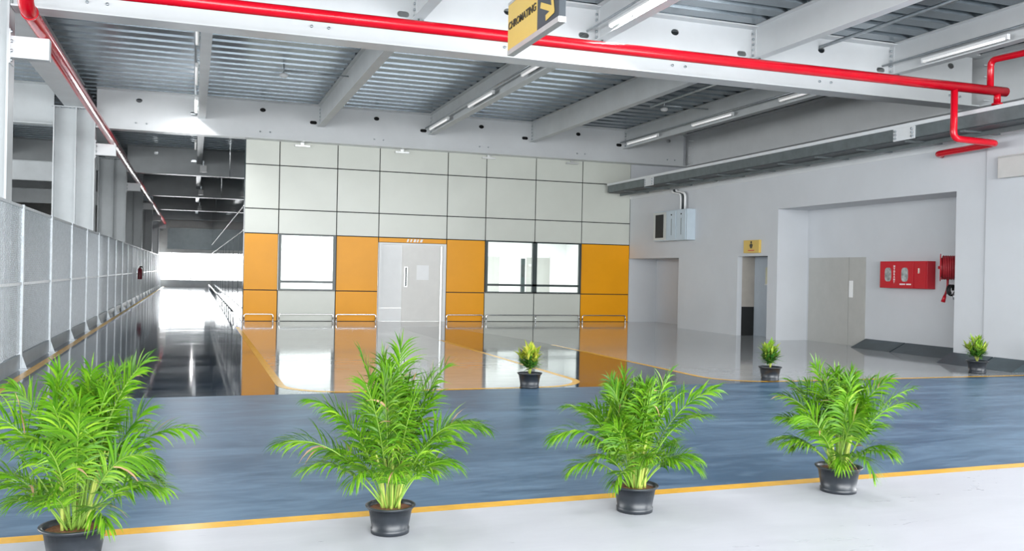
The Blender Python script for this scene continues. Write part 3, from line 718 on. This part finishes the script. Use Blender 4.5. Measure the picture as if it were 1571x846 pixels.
# ------------------------------------------------------------------ LOW GUARD RAILS
def guard(x0, x1, label, posts=()):
    t = thing('guard_rail', label, 'guard rail', (x0, YP-0.09, 0), 0, 'low guard rails along the partition'); L = x1-x0
    MB().sweep(fillet([(0, 0, 0.012), (0, 0, 0.215), (L, 0, 0.215), (L, 0, 0.012)], 0.06), 0.019, 10).build('rail', M_steel, t)
    for p in posts: MB().sweep([(p-x0, 0, 0.012), (p-x0, 0, 0.2)], 0.017, 10).build('post', M_steel, t)
    for p in (x0, x1)+tuple(posts): MB().lathe([(0,0), (0.045,0), (0.045,0.012), (0,0.012)], 14, c=(p-x0, 0, 0)).build('base_plate', M_steel, t)
guard(1.42, 2.24, 'low steel guard rail before the leftmost orange panel')
guard(2.42, 4.0, 'low steel guard rail under the single window')
guard(4.1, 5.3, 'low steel guard rail left of the sliding door')
guard(7.55, 8.74, 'low steel guard rail right of the sliding door')
guard(8.86, 12.1, 'long low steel guard rail under the double window', (10.55,))
guard(12.22, 13.8, 'low steel guard rail before the rightmost orange panel')
t = thing('passage_rail', 'low steel rail along the dark passage wall', 'guard rail', (XC-0.2, YP+0.6, 0))
MB().sweep([(0, 0, 0.22), (0, 47.0, 0.22)], 0.025, 10).build('rail', M_steel, t)
for k in range(24):
    MB().sweep([(0, k*2.0+0.3, 0), (0, k*2.0+0.3, 0.2)], 0.02, 8).build('post', M_steel, t)
    
# ------------------------------------------------------------------ MESH FENCE
XFN = -2.39; P0, SP, NP = 12.1, 2.82, 23
fe = thing('mesh_fence', 'long galvanised diamond mesh fence along the left of the passage', 'fence', (XFN, P0, 0))
def mesh_panel():
    mb = MB(); Lp, z0, z1 = SP-0.06, 0.24, 2.38; dz = 0.058; sl = 0.62; w = 0.0115
    n = int((z1-z0+sl*Lp)/dz)+1
    for s in (1, -1):
        for k in range(n):
            c = (z0-sl*Lp+k*dz) if s > 0 else (z0+k*dz)
            # z = c + s*sl*y, clipped to [0,Lp]x[z0,z1]
            ys = [0, Lp]
            for z in (z0, z1): ys.append((z-c)/(s*sl))
            ys = sorted(y for y in ys if -1e-6 <= y <= Lp+1e-6 and z0-1e-6 <= c+s*sl*y <= z1+1e-6)
            if len(ys) >= 2 and ys[-1]-ys[0] > 0.02: mb.bar((0.004*s, ys[0], c+s*sl*ys[0]), (0.004*s, ys[-1], c+s*sl*ys[-1]), 0.006, w)
    me = bpy.data.meshes.new('mesh_panel'); mb.bm.to_mesh(me); mb.bm.free(); me.materials.append(M_mesh); return me
MP = mesh_panel()
def shared(name, mb, m):
    me = bpy.data.meshes.new(name); bmesh.ops.recalc_face_normals(mb.bm, faces=mb.bm.faces[:]); mb.bm.to_mesh(me); mb.bm.free(); me.materials.append(m); return me
PO = shared('post', MB().box(-0.035, 0.035, -0.035, 0.035, 0.01, 2.42), M_mesh)
pb = MB().box(-0.09, 0.13, -0.13, 0.13, 0, 0.012)
pb.prism([(0.036, -0.006, 0.012), (0.10, -0.006, 0.012), (0.036, -0.006, 0.2)], (0, 0.012, 0))
BPm = shared('base_plate', pb, M_mesh)
RL = shared('rail', MB().box(-0.02, 0.02, 0.035, SP-0.035, -0.02, 0.02), M_mesh)
KP = shared('kick_plate', MB().box(-0.015, 0.015, 0.035, SP-0.035, 0.0, 0.22), M_kick)
for k in range(NP):
    o = link('post', PO, fe, (0, k*SP, 0)); link('base_plate', BPm, o)
    if k < NP-1:
        link('mesh_panel', MP, fe, (0, k*SP+0.03, 0))
        for z in (2.39, 1.26): link('rail', RL, fe, (0, k*SP, z))
        link('kick_plate', KP, fe, (0, k*SP, 0.0))
# extinguisher hung on the fence
ex = thing('fire_extinguisher', 'dark red fire extinguisher hung on the mesh fence', 'fire extinguisher', (XFN+0.16, 43.1, 0.98))
MB().lathe([(0,0), (0.09,0), (0.095,0.02), (0.095,0.42), (0.05,0.50), (0.03,0.52), (0,0.52)], 20).build('cylinder', M_ext, ex)
MB().box(-0.02, 0.10, -0.015, 0.015, 0.52, 0.58).build('valve', M_black, ex)
MB().sweep(fillet([(0.05, 0, 0.55), (0.13, 0, 0.5), (0.13, 0, 0.15)], 0.04), 0.012, 8).build('hose', M_black, ex)
MB().box(-0.12, -0.09, -0.05, 0.05, 0.3, 0.4).build('hook', M_galv, ex)

# ------------------------------------------------------------------ POTTED PLANTS
def pot_parts(t, r, hgt):
    k = r/0.15
    MB().lathe([(0,0.006), (0.105*k,0.006), (0.108*k,0.0), (0.118*k,0.0), (0.120*k,0.03), (0.114*k,0.034), (0.135*k,hgt*0.86), (0.139*k,hgt*0.86), (0.150*k,hgt*0.93),
                (0.156*k,hgt*0.955), (0.156*k,hgt), (0.140*k,hgt), (0.134*k,hgt*0.9), (0.130*k,hgt*0.80)], 36).build('pot', M_pot, t)
    random.seed(5)
    so = MB(); so.lathe([(0,hgt*0.90), (0.05*k,hgt*0.90), (0.09*k,hgt*0.88), (0.133*k,hgt*0.86)], 24); so.build('soil', M_soil, t)

def leaflet(mb, base, d, side, L, w, droop, seg=5):
    """narrow tapering blade that bends down"""
    p = Vector(base); d = d.normalized(); prev = None
    for i in range(seg+1):
        t = i/seg; ww = w*(0.35+1.3*t if t < 0.5 else 2.0*(1-t)) * 0.5
        n = d.cross(side); s = side.normalized()*max(ww, 0.0006)
        a, b = mb.bm.verts.new(p-s), mb.bm.verts.new(p+s)
        if prev: 
            f = mb._f([prev[0], prev[1], b, a])
            if f: f.smooth = True
        prev = (a, b)
        p = p + d*(L/seg); d = (d + Vector((0,0,-droop/seg))).normalized()

def frond(t, base, az, el, L, droop, stemf, rng, lw=0.021, ll=0.30, nl=24, name='frond', dry=False, twist=0.0):
    mb = MB(); d = Vector((math.cos(az)*math.cos(el), math.sin(az)*math.cos(el), math.sin(el)))
    P = [Vector(base)]; D = [d.copy()]; n = 26
    for i in range(n):
        P.append(P[-1]+d*(L/n)); u = i/n
        d = (d + Vector((0,0,-droop*(0.25+1.5*u)/n))).normalized(); D.append(d.copy())
    mb.mi = 1; mb.sweep(P, 0.004, 6, radii=[0.005*(1-0.8*i/n)+0.0008 for i in range(n+1)])
    for k in range(nl):
        u = stemf+(1-stemf)*(k+0.5)/nl; i = min(n-1, int(u*n)); f = u*n-i
        p = P[i].lerp(P[i+1], f); dd = D[i]
        hs = dd.cross(Vector((0,0,1)))
        if hs.length < 1e-3: hs = Vector((1,0,0))
        hs.normalize()
        hs = Matrix.Rotation(twist, 3, dd) @ hs
        upv = hs.cross(dd).normalized(); v = (u-stemf)/(1-stemf)
        ang = math.radians(56-38*v)+rng.uniform(-0.12, 0.12)
        prof = (0.55+0.9*v if v < 0.4 else 0.91-0.75*(v-0.4)**1.3*1.1)
        for s in (1, -1):
            ld = (dd*math.cos(ang)+hs*s*math.sin(ang)+upv*0.28).normalized()
            ld = (ld+Vector((rng.uniform(-.16,.16), rng.uniform(-.16,.16), rng.uniform(-.16,.16)))).normalized()
            wd = (dd*0.75 - hs*s*0.35 + upv*0.35); wd = (wd - ld*wd.dot(ld)).normalized()
            mb.mi = 2 if rng.random() < 0.008 else 0
            leaflet(mb, p, ld, wd, ll*prof*rng.uniform(0.85, 1.12), lw*rng.uniform(0.8, 1.2), rng.uniform(0.8, 1.9))
    mb.mi = 2 if dry else 0
    leaflet(mb, P[-1], D[-1], D[-1].cross(Vector((0,0,1))).normalized(), ll*0.45, lw*0.8, 0.5)
    return mb.build(name, [M_leaf, M_rachis, M_dry], t)

def palm(loc, R, H, seed, fr, label, lowfr=12, nstem=11):
    """fr: (azimuth in degrees, 0 = to the right of the photo, 90 = away; elevation; length factor; droop)"""
    t = thing('potted_palm', label, 'potted plant', loc, -yaw, 'potted palms on the pale front floor')
    rng = random.Random(seed); hp = R*1.16; pot_parts(t, R, hp); zs = hp*0.89
    for k in range(nstem):
        a = rng.uniform(0, 2*PI); rad = R*0.42*math.sqrt(rng.random()); b = Vector((rad*math.cos(a), rad*math.sin(a), zs-0.01))
        tilt = rng.uniform(0.05, 0.30); ln = H*rng.uniform(0.30, 0.5); pts = []
        for i in range(6):
            u = i/5; pts.append(b+Vector((math.cos(a)*tilt*u*u*ln, math.sin(a)*tilt*u*u*ln, ln*u)))
        MB().sweep(pts, 0.008, 8, radii=[0.0105-0.006*i/5 for i in range(6)]).build('stem', M_stem, t)
    for j, (az, el, lf, dr) in enumerate(list(fr)+[(rng.uniform(0, 360), rng.uniform(55, 84), rng.uniform(0.7, 0.95), rng.uniform(0.6, 1.4)) for _ in range(14)]):
        a = math.radians(az+rng.uniform(-14, 14)); b = Vector((math.cos(a)*R*0.3*rng.random(), math.sin(a)*R*0.3*rng.random(), zs))
        frond(t, b, a, math.radians(min(87, el+11+rng.uniform(-4, 4))), H*lf*rng.uniform(0.78, 0.92), dr*rng.uniform(1.0, 1.5), rng.uniform(0.34, 0.44), rng, ll=0.25*H*rng.uniform(0.85, 1.15), lw=0.0135, nl=32, twist=rng.uniform(-1.2, 1.2))
    for k in range(lowfr):
        a = 2*PI*(k+rng.random()*0.6)/lowfr; b = Vector((math.cos(a)*R*0.3, math.sin(a)*R*0.3, zs))
        frond(t, b, a, math.radians(rng.uniform(44, 72)), H*rng.uniform(0.42, 0.58), rng.uniform(1.4, 2.3), 0.40, rng, ll=0.24*H, lw=0.013, nl=26, twist=rng.uniform(-0.4, 0.4))
    return t
palm((-0.56, 5.20, 0), 0.167, 1.0, 11, [(80,82,0.95,0.7),(20,66,1.02,1.25),(0,56,0.98,1.35),(168,62,1.05,1.2),(188,52,1.0,1.2),(140,74,0.95,0.9),(215,60,0.95,1.3),(330,58,0.85,1.6),(270,66,0.8,1.5),(45,72,0.9,1.1),(110,70,0.9,1.0),(300,70,0.8,1.3),(355,74,0.9,1.1),(180,78,0.9,0.9)],
     'potted palm at the left edge of the photo, cut by the frame bottom')
palm((1.13, 5.29, 0), 0.143, 1.02, 23, [(150,86,1.0,0.45),(170,70,1.0,1.1),(10,64,1.02,1.15),(200,58,0.95,1.3),(-5,52,0.95,1.35),(60,76,1.0,0.8),(230,66,0.9,1.2),(300,66,0.9,1.2),(330,58,0.9,1.4),(120,78,0.95,0.8),(265,76,0.92,0.9),(185,48,0.85,1.3),(30,72,0.92,1.0),(350,76,0.95,0.9)],
     'tallest potted palm, second from the left, before the sliding door')
palm((2.78, 5.35, 0), 0.150, 0.86, 37, [(30,68,1.05,1.0),(10,58,1.1,1.25),(60,80,0.98,0.6),(170,60,1.0,1.3),(190,50,0.95,1.35),(140,74,0.95,0.8),(-10,64,1.0,1.2),(280,70,0.9,1.2),(230,64,0.9,1.3),(330,60,0.95,1.3),(100,82,0.95,0.6),(0,74,1.0,0.9),(310,74,0.9,1.0)],
     'bushy potted palm third from the left, with yellow green stems')
palm((4.50, 5.45, 0), 0.162, 0.87, 51, [(165,74,1.0,1.0),(180,62,0.95,1.3),(20,64,1.05,1.2),(5,54,1.05,1.35),(70,80,0.98,0.7),(110,82,0.95,0.7),(350,68,0.95,1.2),(215,58,0.85,1.4),(280,70,0.85,1.3),(330,60,0.9,1.4),(40,74,0.98,0.9),(195,50,0.85,1.3),(250,72,0.85,1.1)],
     'potted palm farthest to the right on the pale front floor')

def shrub(loc, R, H, seed, label, yellow):
    t = thing('potted_shrub', label, 'potted plant', loc, -yaw, 'small shrubs along the far yellow line')
    rng = random.Random(seed); hp = R*1.25; pot_parts(t, R, hp); zs = hp*0.89
    st = MB()
    tips = []
    for k in range(9):
        a = 2*PI*k/9+rng.uniform(-.3,.3); sp = rng.uniform(0.3, 1.0)*R if k else 0; top = Vector((math.cos(a)*sp, math.sin(a)*sp, hp+H*rng.uniform(0.34, 0.70)))
        st.sweep([(0,0,zs-0.01), (top.x*0.35, top.y*0.35, hp+H*0.2), tuple(top)], 0.006, 6); tips.append(top)
    st.build('stem', M_stem, t)
    lo, hi = MB(), MB()
    for tp in tips:
        for k in range(48):
            u = rng.random(); p = Vector((tp.x*(0.3+0.7*u), tp.y*(0.3+0.7*u), hp+H*0.12+(tp.z-hp-H*0.12)*u))
            a = rng.uniform(0, 2*PI); el = rng.uniform(0.2, 1.25) if u > 0.6 else rng.uniform(-0.1, 0.9)
            d = Vector((math.cos(a)*math.cos(el), math.sin(a)*math.cos(el), math.sin(el)))
            sd = d.cross(Vector((0,0,1))).normalized()
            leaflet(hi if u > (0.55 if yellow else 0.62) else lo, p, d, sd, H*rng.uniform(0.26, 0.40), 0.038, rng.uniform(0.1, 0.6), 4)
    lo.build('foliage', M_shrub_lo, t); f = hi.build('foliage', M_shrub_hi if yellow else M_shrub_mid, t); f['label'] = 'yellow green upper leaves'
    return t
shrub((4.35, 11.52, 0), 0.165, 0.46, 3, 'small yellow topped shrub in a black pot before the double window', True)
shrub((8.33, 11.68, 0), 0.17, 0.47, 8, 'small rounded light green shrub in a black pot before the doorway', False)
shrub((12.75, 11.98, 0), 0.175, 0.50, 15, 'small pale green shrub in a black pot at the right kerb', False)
